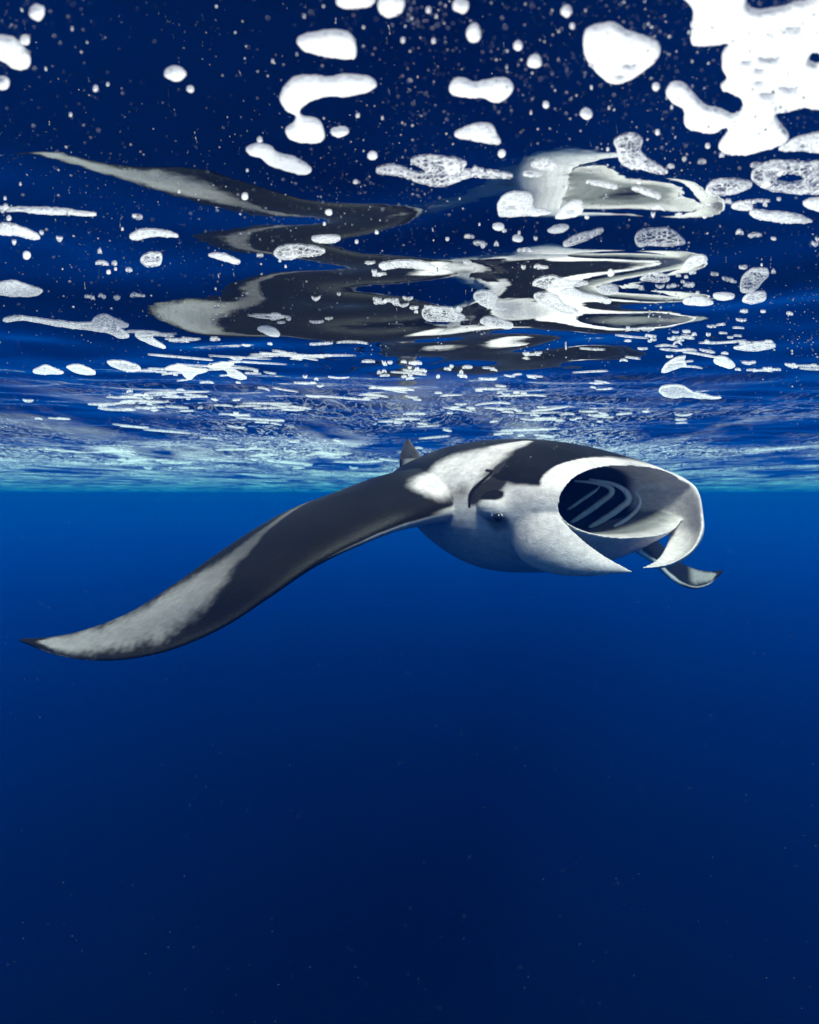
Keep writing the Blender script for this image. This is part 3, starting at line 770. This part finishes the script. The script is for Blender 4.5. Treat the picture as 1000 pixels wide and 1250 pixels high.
def froth_geometry(outline, seed, holes=(), step=2.4, wobble=1.0, thick=.011, lacy=False):
    """one raft of froth: outline traced on the surface, domed and bubbly below"""
    r = np.random.default_rng(seed)
    P = np.asarray(outline, float)
    per = np.linalg.norm(np.roll(P, -1, 0) - P, axis=1).sum()
    nb = int(np.clip(per / 2.6, 16, 260))
    S = spline(P, nb * 4, True)
    seg = np.linalg.norm(np.roll(S, -1, 0) - S, axis=1); cs = np.concatenate([[0], np.cumsum(seg)])
    tt = np.linspace(0, cs[-1], nb, endpoint=False)
    SS = np.vstack([S, S[:1]])
    S = np.stack([np.interp(tt, cs, SS[:, 0]), np.interp(tt, cs, SS[:, 1])], -1)
    T = np.roll(S, -1, 0) - np.roll(S, 1, 0); N = np.stack([T[:, 1], -T[:, 0]], -1); N /= np.linalg.norm(N, axis=1, keepdims=True) + 1e-9
    ph = r.uniform(0, 6.28, 5); th = np.linspace(0, 2 * math.pi, nb, endpoint=False)
    hgt = np.ptp(S[:, 1]); ww = wobble * min(1.0, hgt / 14)
    S = S + N * (ww * (.5 * np.sin(np.round(per / 95) * th + ph[0]) + .4 * np.sin(np.round(per / 60) * th + ph[1]) + .22 * np.sin(np.round(per / 28) * th + ph[2]) + .16 * np.sin(np.round(per / 15) * th + ph[3]) + .10 * np.sin(np.round(per / 9) * th + ph[4])))[:, None]
    loops = [S]
    for (hx, hy, hw, hh, kind) in holes:            # gaps between bubbles: crescents or ovals
        q = np.linspace(0, 2 * math.pi, 14, endpoint=False)
        if kind == 'crescent':
            H = np.stack([hx + hw * np.cos(q), hy + np.where(np.sin(q) > 0, hh * np.sin(q), -hh * .25 * np.sin(q))], -1)
        else:
            H = np.stack([hx + hw * np.cos(q) * (1 + .12 * np.sin(3 * q)), hy + hh * np.sin(q)], -1)
        loops.append(H)
    x0, y0 = S.min(0); x1, y1 = S.max(0)
    sy = min(step, max(.8, hgt / 6))
    gx, gy = np.meshgrid(np.arange(x0, x1, step), np.arange(y0, y1, sy))
    gx = gx.ravel() + r.uniform(-.4, .4, gx.size) * step; gy = gy.ravel() + r.uniform(-.4, .4, gy.size) * sy
    k = inside(S, gx, gy)
    for H in loops[1:]: k &= ~inside(H, gx, gy)
    Q = np.stack([gx[k], gy[k]], -1)
    B = np.vstack(loops)
    asp = step / sy                                   # distances with the outline's flattening taken out
    if len(Q):
        d = np.sqrt((((Q[:, None] - B[None]) * np.array([1, asp])) ** 2).sum(-1)).min(1)
        Q = Q[d > .55 * step]
    A = np.vstack([B, Q])
    edges = []; o = 0
    for Lp in loops:
        edges += [(o + i, o + (i + 1) % len(Lp)) for i in range(len(Lp))]; o += len(Lp)
    vv, ee, ff, ov, oe, of = geometry.delaunay_2d_cdt([Vector(p) for p in A], edges, [], 0, 1e-4)
    A2 = np.array([tuple(v) for v in vv]); F = np.array([f for f in ff if len(f) == 3])
    cen = A2[F].mean(1)
    k = inside(S, cen[:, 0], cen[:, 1])
    for H in loops[1:]: k &= ~inside(H, cen[:, 0], cen[:, 1])
    F = F[k]
    isb = np.zeros(len(A2), bool)
    for i, src in enumerate(ov):
        isb[i] = (not src) or any(j < len(B) for j in src)
    d = np.zeros(len(A2))
    for s0 in range(0, len(A2), 800):
        d[s0:s0 + 800] = np.sqrt((((A2[s0:s0 + 800, None] - B[None]) * np.array([1, asp])) ** 2).sum(-1)).min(1)
    d[isb] = 0
    W = on_surface_v(A2[:, 0], A2[:, 1])
    nr = surf_n(W[:, 0], W[:, 1])
    px_m = np.linalg.norm(W, axis=1) / FPX
    dm = d * px_m                                     # metres from the rim
    full = min(thick, .35 * max(1e-4, dm.max()) + .0006)
    prof = full * (1 - np.exp(-dm / (full * .8)))
    # separate bubbles bulging out of the froth
    bub = np.zeros(len(A2))
    nbub = int(np.clip(len(A2) / 9, 3, 500))
    c = A2[r.integers(0, len(A2), nbub)] + r.normal(0, .8, (nbub, 2)); rad = r.uniform(1.6, 4.2, nbub) * step / 2.4
    for (cx, cy), rr in zip(c, rad):
        q = 1 - ((A2[:, 0] - cx) ** 2 + ((A2[:, 1] - cy) * asp) ** 2) / rr ** 2
        bub = np.maximum(bub, np.sqrt(np.clip(q, 0, 1)) * rr)
    prof = prof + np.minimum(bub * px_m * (.22 if lacy else .10), .002) * smoothstep(0, 4, d)
    low = W - nr * (prof + .0007 + .0006 * W[:, 1])[:, None]
    if not lacy and thick > .004: low[isb] = (W + nr * .0015)[isb]     # the rim stands just clear of the water
    return low, [tuple(f) for f in F], smoothstep(.8, 2.2, d)

def set_film(me, film):
    a_ = me.attributes.new('film', 'FLOAT', 'POINT')
    a_.data.foreach_set('value', np.asarray(film, np.float32))

H2 = lambda pts, ox, oy, s=.5: [(ox + x * s, oy + y * s) for x, y in pts]
def oval(cx, cy, rx, ry, n=10, tilt=0.0, seed=0):
    r = np.random.default_rng(seed + int(cx * 7 + cy * 13)); q = np.linspace(0, 2 * math.pi, n, endpoint=False)
    k = 1 + r.uniform(-.13, .13, n)
    return [(cx + rx * a * math.cos(t) - ry * a * math.sin(t) * tilt, cy + ry * a * math.sin(t) + rx * a * math.cos(t) * tilt) for t, a in zip(q, k)]

PATCHES = [  # outline, lacy, holes, label
 (H2([(670, -30), (690, 20), (690, 60), (688, 95), (710, 108), (780, 104), (765, 130), (762, 165), (775, 190), (760, 210), (790, 225), (812, 242), (812, 265), (790, 278), (755, 265), (720, 255), (690, 225), (665, 205), (640, 203), (625, 225), (640, 250), (670, 265), (672, 300), (690, 315), (740, 322), (768, 310), (778, 314), (765, 335), (752, 355), (770, 370), (820, 375), (870, 365), (920, 345), (925, 325), (905, 300), (890, 275), (920, 270), (960, 262), (1000, 265), (1040, 250), (1040, 8), (960, 4), (905, 18), (850, 28), (822, 12), (815, -30)], 500, 0), 0,
  [(940, 67, 14, 4.5, 'crescent'), (964, 103.5, 12, 4, 'crescent'), (938.5, 111, 10, 4, 'crescent'), (912, 71.5, 7, 2.5, 'crescent'), (928, 82, 6, 2, 'crescent'), (996, 70, 9, 8, 'oval'), (970, 30, 9, 2.5, 'crescent'), (928, 97, 5, 1.6, 'crescent')], 'largest white foam raft, filling the upper right corner'),
 (H2([(425, 90), (440, 68), (480, 57), (505, 60), (530, 75), (575, 88), (605, 105), (610, 125), (595, 150), (570, 175), (530, 198), (490, 198), (455, 172), (430, 140)], 500, 0), 0, [(770, 76, 9, 3.2, 'crescent'), (758.5, 90, 5, 1.5, 'crescent')], 'round solid white foam clump with one dark crescent, left of the largest raft'),
 ([(363, 48), (380, 41), (415, 37), (431, 45), (434, 64), (425, 70), (400, 69), (372, 60)], 0, [], 'smooth potato shaped white foam clump above the hook shaped one'),
 (H2([(690, 225), (715, 190), (760, 183), (800, 190), (840, 183), (900, 190), (920, 208), (895, 225), (850, 232), (800, 232), (760, 245), (735, 262), (735, 280), (775, 290), (790, 315), (785, 340), (750, 347), (710, 340), (697, 318), (715, 300), (722, 282), (700, 268), (686, 245)], 0, 0), 0, [], 'hook shaped white foam raft with a long arm to the right'),
 (H2([(600, 362), (625, 350), (655, 358), (680, 375), (720, 383), (750, 400), (760, 415), (740, 425), (700, 415), (660, 402), (640, 385), (610, 378)], 0, 0), 0, [], 'slanting sausage of white foam below the hook shaped raft'),
 ([(-10, 46), (8, 44), (22, 50), (33, 62), (37, 72), (34, 81), (20, 82), (5, 74), (-10, 66)], 0, [], 'oval white foam clump cut by the left edge near the top'),
 (oval(46, 14, 9, 8), 0, [], 'round foam blob in the top left corner'),
 (oval(3, 102, 10, 7), 0, [], 'small foam blob at the left edge under the oval clump'),
 (oval(215, 90, 12, 8), 0, [], 'small oval foam blob alone in dark blue, left of the hook shaped raft'),
 (oval(432, -1, 25, 11), 0, [], 'foam blob cut by the top edge above the potato shaped clump'),
 (oval(478, 5, 17, 14), 0, [], 'rounded foam blob at the top edge right of its wider neighbour'),
 (oval(414, 160, 11, 5.5), 0, [], 'tiny oval foam blob just right of the hook shaped raft foot'),
 (oval(579, 40, 9, 10), 0, [], 'small upright foam blob near the top edge, right of centre'),
 (oval(562, 6, 9, 8), 0, [], 'small foam blob touching the top edge, right of centre'),
 (oval(653, 74, 9, 7), 0, [], 'small round foam blob just left of the round solid clump'),
 (oval(692, 14, 7, 6), 0, [], 'small round foam dot above the round solid clump'),
 (oval(716, 138, 7, 5), 0, [], 'tiny foam oval under the round solid clump'),
 (H2([(97, 212), (110, 195), (135, 193), (160, 203), (195, 195), (235, 192), (253, 205), (250, 225), (225, 245), (200, 243), (180, 235), (140, 237), (105, 230)], 500, 0), 0, [], 'bone shaped white foam raft above the trapezoid one'),
 (H2([(110, 325), (135, 312), (180, 302), (202, 307), (212, 325), (222, 347), (190, 348), (150, 342), (120, 338)], 500, 0), .3, [], 'trapezoid white foam raft under the bone shaped one'),
 (H2([(497, 345), (515, 332), (545, 328), (567, 340), (565, 365), (590, 390), (630, 418), (600, 420), (570, 412), (540, 410), (515, 395), (505, 365)], 500, 0), 1, [], 'boot shaped bubbly foam raft with its toe to the right'),
 ([(501, 195), (518, 190), (545, 192), (569, 198), (567, 206), (596, 208), (626, 214), (608, 217), (575, 216), (545, 226), (512, 222), (485, 214), (461, 211), (462, 204), (479, 201), (506, 210), (520, 209), (509, 203)], 1, [], 'wide stepped lacy foam raft crossing the mirrored back'),
 (oval(666, 201, 17, 6.5), 1, [], 'lacy foam oval right of the wide stepped raft'),
 (oval(650, 212, 12, 2.6), .5, [], 'thin bright foam dash under the lacy oval'),
 ([(716, 221), (735, 222), (753, 227), (752, 230), (735, 227), (718, 224)], .5, [], 'thin slanting foam line left of the boot toe'),
 ([(770, 228), (785, 229), (805, 238), (803, 241), (788, 237), (772, 232)], .6, [], 'thin slanting foam line below the boot shaped raft'),
 ([(607, 250), (612, 240), (625, 235), (645, 236), (651, 243), (652, 251), (668, 256), (671, 260), (640, 263), (612, 264), (608, 258)], .5, [(625, 250, 6, 2.2, 'crescent')], 'boat shaped foam raft with one dark crescent over the blue gap'),
 ([(678, 266), (685, 256), (697, 247), (710, 246), (713, 254), (708, 262), (692, 267)], .3, [(698, 255, 5, 2, 'crescent')], 'drop shaped foam raft with a small dark crescent'),
 (oval(681, 279, 12, 4.5, tilt=-.15), .3, [], 'short foam sliver under the drop shaped raft'),
 (oval(608, 277, 8, 4.5), 0, [], 'small foam oval under the boat shaped raft'),
 (oval(632, 291, 6, 3.5), 0, [], 'tiny foam oval lower right of the boat shaped raft'),
 ([(688, 297), (700, 288), (720, 281), (734, 278), (736, 282), (720, 290), (702, 298), (692, 300)], 1, [], 'slanting bubbly foam bar right of the blue gap'),
 ([(774, 292), (778, 282), (795, 279), (815, 280), (830, 287), (837, 297), (820, 300), (795, 298), (780, 300)], 1, [], 'flat bubbly foam raft with a scalloped lower edge'),
 ([(861, 232), (870, 222), (890, 219), (917, 221), (916, 229), (900, 235), (880, 238), (868, 237)], 1, [], 'lacy foam raft left of the foam ring'),
 ([(917, 215), (925, 203), (950, 198), (985, 197), (1012, 199), (1012, 232), (985, 235), (955, 235), (930, 228)], 1, [(965, 217, 17, 6.5, 'oval')], 'ring of bubbly foam round an open blue hole at the right edge'),
 ([(950, 182), (965, 172), (985, 165), (1012, 161), (1012, 184), (980, 184)], .5, [(985, 176, 8, 2, 'crescent')], 'wedge of foam at the right edge above the foam ring'),
 ([(915, 258), (930, 256), (960, 260), (985, 266), (992, 271), (970, 272), (940, 269), (920, 264)], .5, [], 'long slanting foam strip below the foam ring'),
 (oval(906, 251, 13, 5), .3, [], 'short foam oval left above the long slanting strip'),
 ([(980, 247), (995, 242), (1012, 244), (1012, 258), (992, 256)], .3, [], 'foam clump cut by the right edge under the foam ring'),
 ([(831, 327), (840, 315), (855, 311), (863, 316), (855, 322), (840, 328)], .6, [], 'small leaf shaped foam raft below the scalloped one'),
 ([(904, 352), (905, 338), (918, 328), (935, 327), (939, 335), (930, 345), (918, 355), (906, 356)], 1, [(916, 340, 4, 2, 'crescent')], 'upright bubbly foam clump near the right edge'),
 ([(905, 367), (912, 358), (930, 356), (935, 360), (930, 367), (915, 370)], .8, [], 'small bubbly foam clump right under the upright one'),
 ([(650, 348), (655, 341), (672, 337), (690, 341), (715, 343), (718, 347), (700, 349), (685, 351), (665, 352)], 1, [], 'lacy foam wing over the pale mirrored flank'),
 ([(652, 363), (656, 358), (668, 358), (680, 361), (690, 372), (706, 379), (700, 384), (680, 381), (665, 373)], 1, [], 'comma shaped bubbly foam raft slanting down right'),
 ([(684, 356), (695, 352), (710, 356), (730, 360), (745, 364), (744, 370), (725, 366), (705, 363), (690, 361)], .6, [], 'worm shaped foam strip right above the comma shaped raft'),
 ([(729, 353), (737, 347), (752, 349), (754, 356), (745, 360), (733, 358)], .6, [], 'small square foam clump right of the worm shaped strip'),
 ([(515, 381), (520, 375), (535, 373), (552, 375), (553, 380), (567, 386), (560, 391), (540, 392), (520, 390)], 1, [(532, 380, 5, 1.6, 'crescent')], 'bubbly foam raft with a crescent gap left of centre row'),
 ([(578, 360), (585, 354), (600, 356), (608, 362), (605, 368), (604, 376), (592, 374), (582, 368)], .8, [], 'small wedge of bubbly foam above the mushroom shaped one'),
 ([(585, 393), (592, 387), (607, 389), (626, 396), (620, 401), (600, 399)], .8, [], 'small flat foam raft right of the one with a crescent gap'),
 ([(780, 341), (790, 333), (800, 331), (816, 338), (812, 343), (790, 342)], 1, [], 'low mound of bubbly foam left of the blue eye shaped gap'),
 ([(834, 368), (845, 362), (862, 364), (872, 369), (865, 373), (845, 372)], .5, [], 'flat foam raft left of two foam ovals'),
 (oval(883, 361, 13, 4), .3, [], 'flat foam oval above and right of its neighbour'),
 ([(808, 451), (815, 442), (828, 434), (838, 434), (835, 441), (838, 446), (825, 449), (810, 454)], .8, [], 'tooth shaped foam raft over plain blue water, far right'),
 ([(872, 440), (878, 436), (890, 437), (899, 446), (892, 450), (880, 446)], .5, [], 'bean shaped foam raft right of the tooth shaped one'),
 ([(804, 477), (812, 470), (830, 471), (848, 478), (880, 484), (870, 486), (840, 485), (815, 485)], 1, [], 'lacy fish shaped foam film above the head'),
 ([(895, 424), (915, 419), (942, 419), (947, 423), (930, 427), (905, 427)], .8, [], 'lacy foam lens right above the bean shaped raft'),
 ([(-6, 347), (15, 343), (40, 349), (54, 354), (45, 361), (20, 361), (-6, 357)], .5, [], 'foam raft at the left edge level with the dark mirrored wing tip'),
 ([(335, 308), (345, 301), (365, 299), (385, 300), (398, 306), (390, 311), (370, 313), (350, 317), (338, 314)], 1, [(352, 309, 5, 1.8, 'crescent')], 'bubbly foam raft lying on the mirrored wing root'),
 ([(172, 317), (180, 309), (195, 309), (198, 315), (195, 323), (180, 325)], 1, [], 'small square bubbly foam clump left of the dark mirrored spot'),
 ([(253, 311), (265, 309), (280, 313), (293, 320), (285, 321), (268, 317)], .5, [], 'thin foam strip slanting down above the dark mirrored spot'),
 ([(380, 290), (390, 287), (412, 288), (415, 292), (400, 296), (385, 295)], .5, [], 'small foam raft above the one on the wing root'),
 ([(462, 323), (475, 318), (500, 318), (520, 321), (533, 327), (515, 329), (490, 325), (470, 328)], .8, [], 'long low foam raft in the middle of the mirrored body'),
 ([(314, 401), (322, 397), (335, 400), (341, 408), (335, 410), (322, 406)], .3, [], 'white foam leaf lying in the blue loop of the mirrored wing'),
 ([(5, 389), (30, 386), (60, 390), (90, 393), (110, 394), (116, 388), (128, 384), (145, 389), (158, 396), (153, 400), (143, 399), (152, 405), (158, 411), (145, 412), (130, 406), (110, 403), (85, 400), (60, 395), (30, 392), (8, 392)], .8, [], 'long branching foam raft at the left with a forked right end'),
 ([(200, 450), (215, 445), (235, 448), (254, 452), (240, 456), (233, 462), (226, 461), (218, 454)], .5, [], 'foam raft shaped like a bird, left of the forked pair'),
 ([(254, 447), (270, 442), (286, 443), (281, 448), (290, 453), (302, 461), (295, 464), (280, 460), (274, 452)], .6, [], 'zigzag foam raft right of the bird shaped one'),
 ([(0, 273), (15, 273), (35, 280), (50, 290), (40, 292), (20, 286), (0, 284)], .5, [], 'slanting foam raft at the left edge under the long line'),
 ([(8, 254), (40, 253), (80, 256), (115, 260), (113, 263), (70, 261), (30, 258), (8, 257)], .3, [], 'longest thin foam line at the left, almost level'),
 ([(158, 288), (170, 281), (195, 281), (217, 286), (215, 290), (190, 288), (165, 292)], .5, [], 'arched foam strip right of the longest line'),
 ([(165, 407), (175, 405), (190, 407), (188, 412), (203, 423), (195, 424), (180, 418), (168, 412)], .6, [], 'bubbly foam wedge above the scattered streaks at left'),
 ([(130, 441), (145, 439), (165, 444), (172, 450), (160, 452), (142, 449)], .8, [], 'lacy foam oval among the streaks left of the bird shaped raft'),
 ([(80, 448), (95, 445), (115, 453), (113, 457), (95, 456)], .6, [], 'small foam wedge among the streaks at far left'),
 ([(40, 452), (55, 446), (70, 451), (78, 455), (60, 457), (45, 456)], .6, [], 'low foam mound left of the small wedge'),
]
def build_patches():
    for k, (outl, lacy, holes, label) in enumerate(PATCHES):
        ymean = np.mean([p[1] for p in outl])
        V, F, film = froth_geometry(outl, 100 + k, holes, step=2.6 if ymean < 190 else 1.9, wobble=1.3, thick=.0035 if ymean < 190 else .0025, lacy=lacy > 0)
        o = mesh_object('foam_patch', V, F, FOAM_LACE if lacy else FOAM)
        set_film(o.data, film * lacy)
        tag(o, label, 'foam', 'white foam patches on the sea surface')
build_patches()

def merged_stuff(name, items, mat, label, film_amount=1.0):
    V, F, A = [], [], []; o = 0
    for v, f, a_ in items:
        V.append(v); F += [tuple(i + o for i in q) for q in f]; A.append(a_); o += len(v)
    ob = mesh_object(name, np.vstack(V), F, mat)
    set_film(ob.data, np.concatenate(A) * film_amount)
    tag(ob, label, 'foam', kind='stuff')
    return ob

def build_streaks():
    """hundreds of thin foam streaks and flecks further off, where no one could count them"""
    r = np.random.default_rng(21)
    items = []
    def streak(cx, cy, w, h, seed):
        n = 12
        q = np.linspace(0, 2 * math.pi, n, endpoint=False)
        bend = r.normal(0, h * .9); slope = r.normal(.03, .07)
        k = 1 + r.uniform(-.25, .25, n)
        t = np.cos(q)
        P = [(cx + w * t_, cy + h * math.sin(q_) * k_ + bend * (t_ * t_ - .5) + slope * w * t_) for t_, q_, k_ in zip(t, q, k)]
        try:
            items.append(froth_geometry(P, seed, (), step=3.0, wobble=.3, thick=.0015, lacy=True))
        except Exception:
            pass
    # drifts of streaks: x0, x1, y0, y1, trails, streaks in each, half width, half height, trail length
    fields = [(0, 420, 388, 500, 13, (4, 9), (3, 26), (.7, 1.4), (60, 260)), (470, 980, 300, 470, 15, (3, 9), (2.5, 10), (1.0, 2.0), (30, 160)),
              (540, 960, 400, 565, 16, (4, 9), (4, 24), (.6, 1.1), (60, 260)), (0, 440, 495, 570, 10, (3, 7), (5, 32), (.6, 1.0), (60, 300)),
              (200, 520, 425, 500, 8, (3, 8), (8, 42), (.6, 1.1), (60, 240)), (0, 440, 255, 385, 9, (2, 6), (2.5, 9), (1.1, 2.3), (20, 130)),
              (600, 980, 185, 300, 10, (3, 7), (2.5, 10), (1.1, 2.5), (20, 120)), (440, 700, 470, 525, 5, (3, 6), (5, 30), (.6, 1.0), (40, 160))]
    s = 0
    for x0, x1, y0, y1, cnt, (na, nb_), (wa, wb), (ha, hb), (la, lb) in fields:
        for _ in range(cnt):
            cx, cy = r.uniform(x0, x1), r.uniform(y0, y1); ln = r.uniform(la, lb); sl = r.normal(.02, .05); jit = r.uniform(1.5, 6)
            for _k in range(int(r.integers(na, nb_ + 1))):
                u_ = r.uniform(-.5, .5) * ln
                w = wa + (wb - wa) * r.random() ** 2.2
                streak(cx + u_, min(cy + sl * u_ + r.normal(0, jit), 588), w, r.uniform(ha, hb), 5000 + s); s += 1
    # small flecks overhead
    fl_n = 60
    items = [(v, f, .38 + .62 * a_) for v, f, a_ in items]      # thin enough to show the water through
    merged_stuff('foam_streaks', items, FOAM_LACE, 'thin white foam streaks and flecks scattered over the far sea surface', .9)
    items = []
    for _ in range(fl_n):
        x, y = r.uniform(0, 1000), 5 + 330 * r.random() ** 1.2
        rr = 1.0 + 4.2 * r.random() ** 4
        items.append(froth_geometry(oval(x, y, rr * r.uniform(1, 1.5), rr, 8, seed=int(x)), int(x * 31 + y), (), step=2.0, wobble=.2, thick=.0018))
    merged_stuff('foam_flecks', items, FOAM, 'tiny white foam flecks dotted over the near sea surface', 0)
build_streaks()

def build_bubbles():
    """air bubbles under the surface and drifting specks of plankton"""
    r = np.random.default_rng(5)
    bm = bmesh.new(); bmesh.ops.create_icosphere(bm, subdivisions=1, radius=1)
    iv = np.array([v.co for v in bm.verts]); jf = np.array([[v.index for v in f.verts] for f in bm.faces]); bm.free()
    def cloud(name, C, R, mat, label):
        n = len(C); V = (C[:, None] + iv[None] * R[:, None, None]).reshape(-1, 3)
        F = (jf[None] + (np.arange(n) * len(iv))[:, None, None]).reshape(-1, 3)
        tag(mesh_object(name, V, F, mat), label, kind='stuff')
    # near the surface: along sight lines, a little short of the surface
    # gathered in drifts and trails, with clear water between
    px, py = [], []
    for _ in range(55):
        cx, cy = r.uniform(-40, 1040), -20 + 480 * r.random() ** 1.1
        k = int(r.integers(8, 46)); sx = r.uniform(10, 60); sy_ = sx * r.uniform(.4, 1.6) * (1 - cy / 700)
        t_ = r.normal(0, 1, k); px += list(cx + sx * t_); py += list(cy + sy_ * r.normal(0, 1, k) + sx * .5 * t_ * r.normal(0, .6))
    for x_, y_ in zip(r.uniform(480, 1040, 420), r.uniform(-20, 210, 420)): px.append(x_); py.append(y_)
    for x_, y_ in zip(r.uniform(-40, 1040, 260), r.uniform(-20, 460, 260)): px.append(x_); py.append(y_)
    px, py = np.array(px), np.clip(np.array(py), -40, 480); n = len(px)
    W = on_surface_v(px, py)
    C = W * (1 - .02 - .33 * r.random(n)[:, None] ** 1.6)
    d = np.linalg.norm(C, axis=1)
    R = d / FPX * (.30 + 1.2 * r.random(n) ** 4)
    m = simple_mat('bubble', (.34, .36, .38), .3, .5)
    cloud('air_bubbles', C, R, m, 'tiny air bubbles hanging under the sea surface')
    # fine specks in front of the mirrored band
    n = 1500
    px = r.uniform(-20, 1020, n); py = 250 + 330 * r.random(n)
    W = on_surface_v(px, py)
    C = W * np.where(np.linalg.norm(W, axis=1) > 2.2, r.uniform(.6, 2.1, n) / np.linalg.norm(W, axis=1), r.uniform(.5, .97, n))[:, None]
    R = np.linalg.norm(C, axis=1) / FPX * (.26 + .5 * r.random(n) ** 4)
    cloud('floating_specks', C, R, m, 'fine white specks floating in front of the mirrored surface')
    n = 550
    px = r.uniform(0, 1000, n); py = r.uniform(420, 1250, n)
    rr = np.stack([(px - 500) / FPX, np.ones(n) * CP - SP * (625 - py) / FPX, SP + CP * (625 - py) / FPX], -1)
    C = rr * r.uniform(.6, 2.4, n)[:, None]
    C = C[C[:, 2] < .4]
    R = np.linalg.norm(C, axis=1) / FPX * (.22 + .25 * r.random(len(C)) ** 2)
    cloud('drifting_plankton', C, R, simple_mat('plankton', (.09, .10, .11), .8, .1), 'fine pale specks drifting in the open blue water')
build_bubbles()

def build_film():
    """thin scum of foam threads on the sea further off, with pale sky glow painted in"""
    X, Y, Z = SURF_GRID
    k = (Y[:, 0] > 2.3) & (Y[:, 0] < 70)
    X, Y, Z = X[k], Y[k], Z[k]
    ny, nx = X.shape
    V = np.stack([X, Y, Z - .003 - .0012 * Y], -1).reshape(-1, 3)
    i = np.arange((ny - 1) * nx).reshape(ny - 1, nx)[:, :-1].ravel()
    F = np.stack([i, i + 1, i + nx + 1, i + nx], 1)
    m, nt, out = new_mat('foam_film')
    g = nd(nt, 'ShaderNodeNewGeometry')
    def nz(sx, sy, detail, dist):
        mp = nd(nt, 'ShaderNodeMapping'); mp.inputs['Scale'].default_value = (sx, sy, 1)
        n = nd(nt, 'ShaderNodeTexNoise', i_Scale=1.0, i_Detail=detail, i_Distortion=dist)
        nt.links.new(g.outputs['Position'], mp.inputs['Vector']); nt.links.new(mp.outputs[0], n.inputs['Vector'])
        return n.outputs['Fac']
    def rng_(v, a, b, c=0.0, d=1.0):
        n = nd(nt, 'ShaderNodeMapRange'); n.inputs['From Min'].default_value = a; n.inputs['From Max'].default_value = b
        n.inputs['To Min'].default_value = c; n.inputs['To Max'].default_value = d
        nt.links.new(v, n.inputs['Value']); return n.outputs[0]
    def mth(op, a, b):
        n = nd(nt, 'ShaderNodeMath', operation=op)
        for s_, v in zip(n.inputs, (a, b)):
            if isinstance(v, float): s_.default_value = v
            else: nt.links.new(v, s_)
        return n.outputs[0]
    def nd_y():                                         # the film thickens away from the animal
        sp_ = nd(nt, 'ShaderNodeSeparateXYZ'); nt.links.new(g.outputs['Position'], sp_.inputs[0]); return sp_.outputs['Y']
    n1 = nz(7, 3.0, 5, 1.2)
    line = rng_(mth('ABSOLUTE', mth('SUBTRACT', n1, .5), 0.0), .006, .018, 1.0, 0.0)
    n2 = nz(14, 5.0, 4, .8)
    line2 = rng_(mth('ABSOLUTE', mth('SUBTRACT', n2, .47), 0.0), .006, .02, 1.0, 0.0)
    patch = rng_(nz(.9, .45, 3, .3), .40, .56)
    sky_glow = rng_(nz(1.6, .5, 4, .5), .50, .70, 0.0, .6)  # soft pale patches: bright sky through the waves, painted into the film
    al = mth('MAXIMUM', mth('MULTIPLY', mth('MAXIMUM', line, line2), patch), mth('MULTIPLY', sky_glow, patch))
    fade = rng_(nd_y(), 2.4, 7.0)
    al = mth('MULTIPLY', mth('MULTIPLY', al, .85), fade)
    tr = nd(nt, 'ShaderNodeBsdfTransparent'); tl = nd(nt, 'ShaderNodeBsdfTranslucent'); tl.inputs['Color'].default_value = (.85, .87, .88, 1)
    mx = nd(nt, 'ShaderNodeMixShader')
    nt.links.new(al, mx.inputs[0]); nt.links.new(tr.outputs[0], mx.inputs[1]); nt.links.new(tl.outputs[0], mx.inputs[2])
    nt.links.new(mx.outputs[0], out.inputs['Surface'])
    tag(mesh_object('foam_film', V, F, m), 'thin lacy foam film and threads, sky glow painted in, over the far sea surface', 'foam', kind='stuff')
build_film()
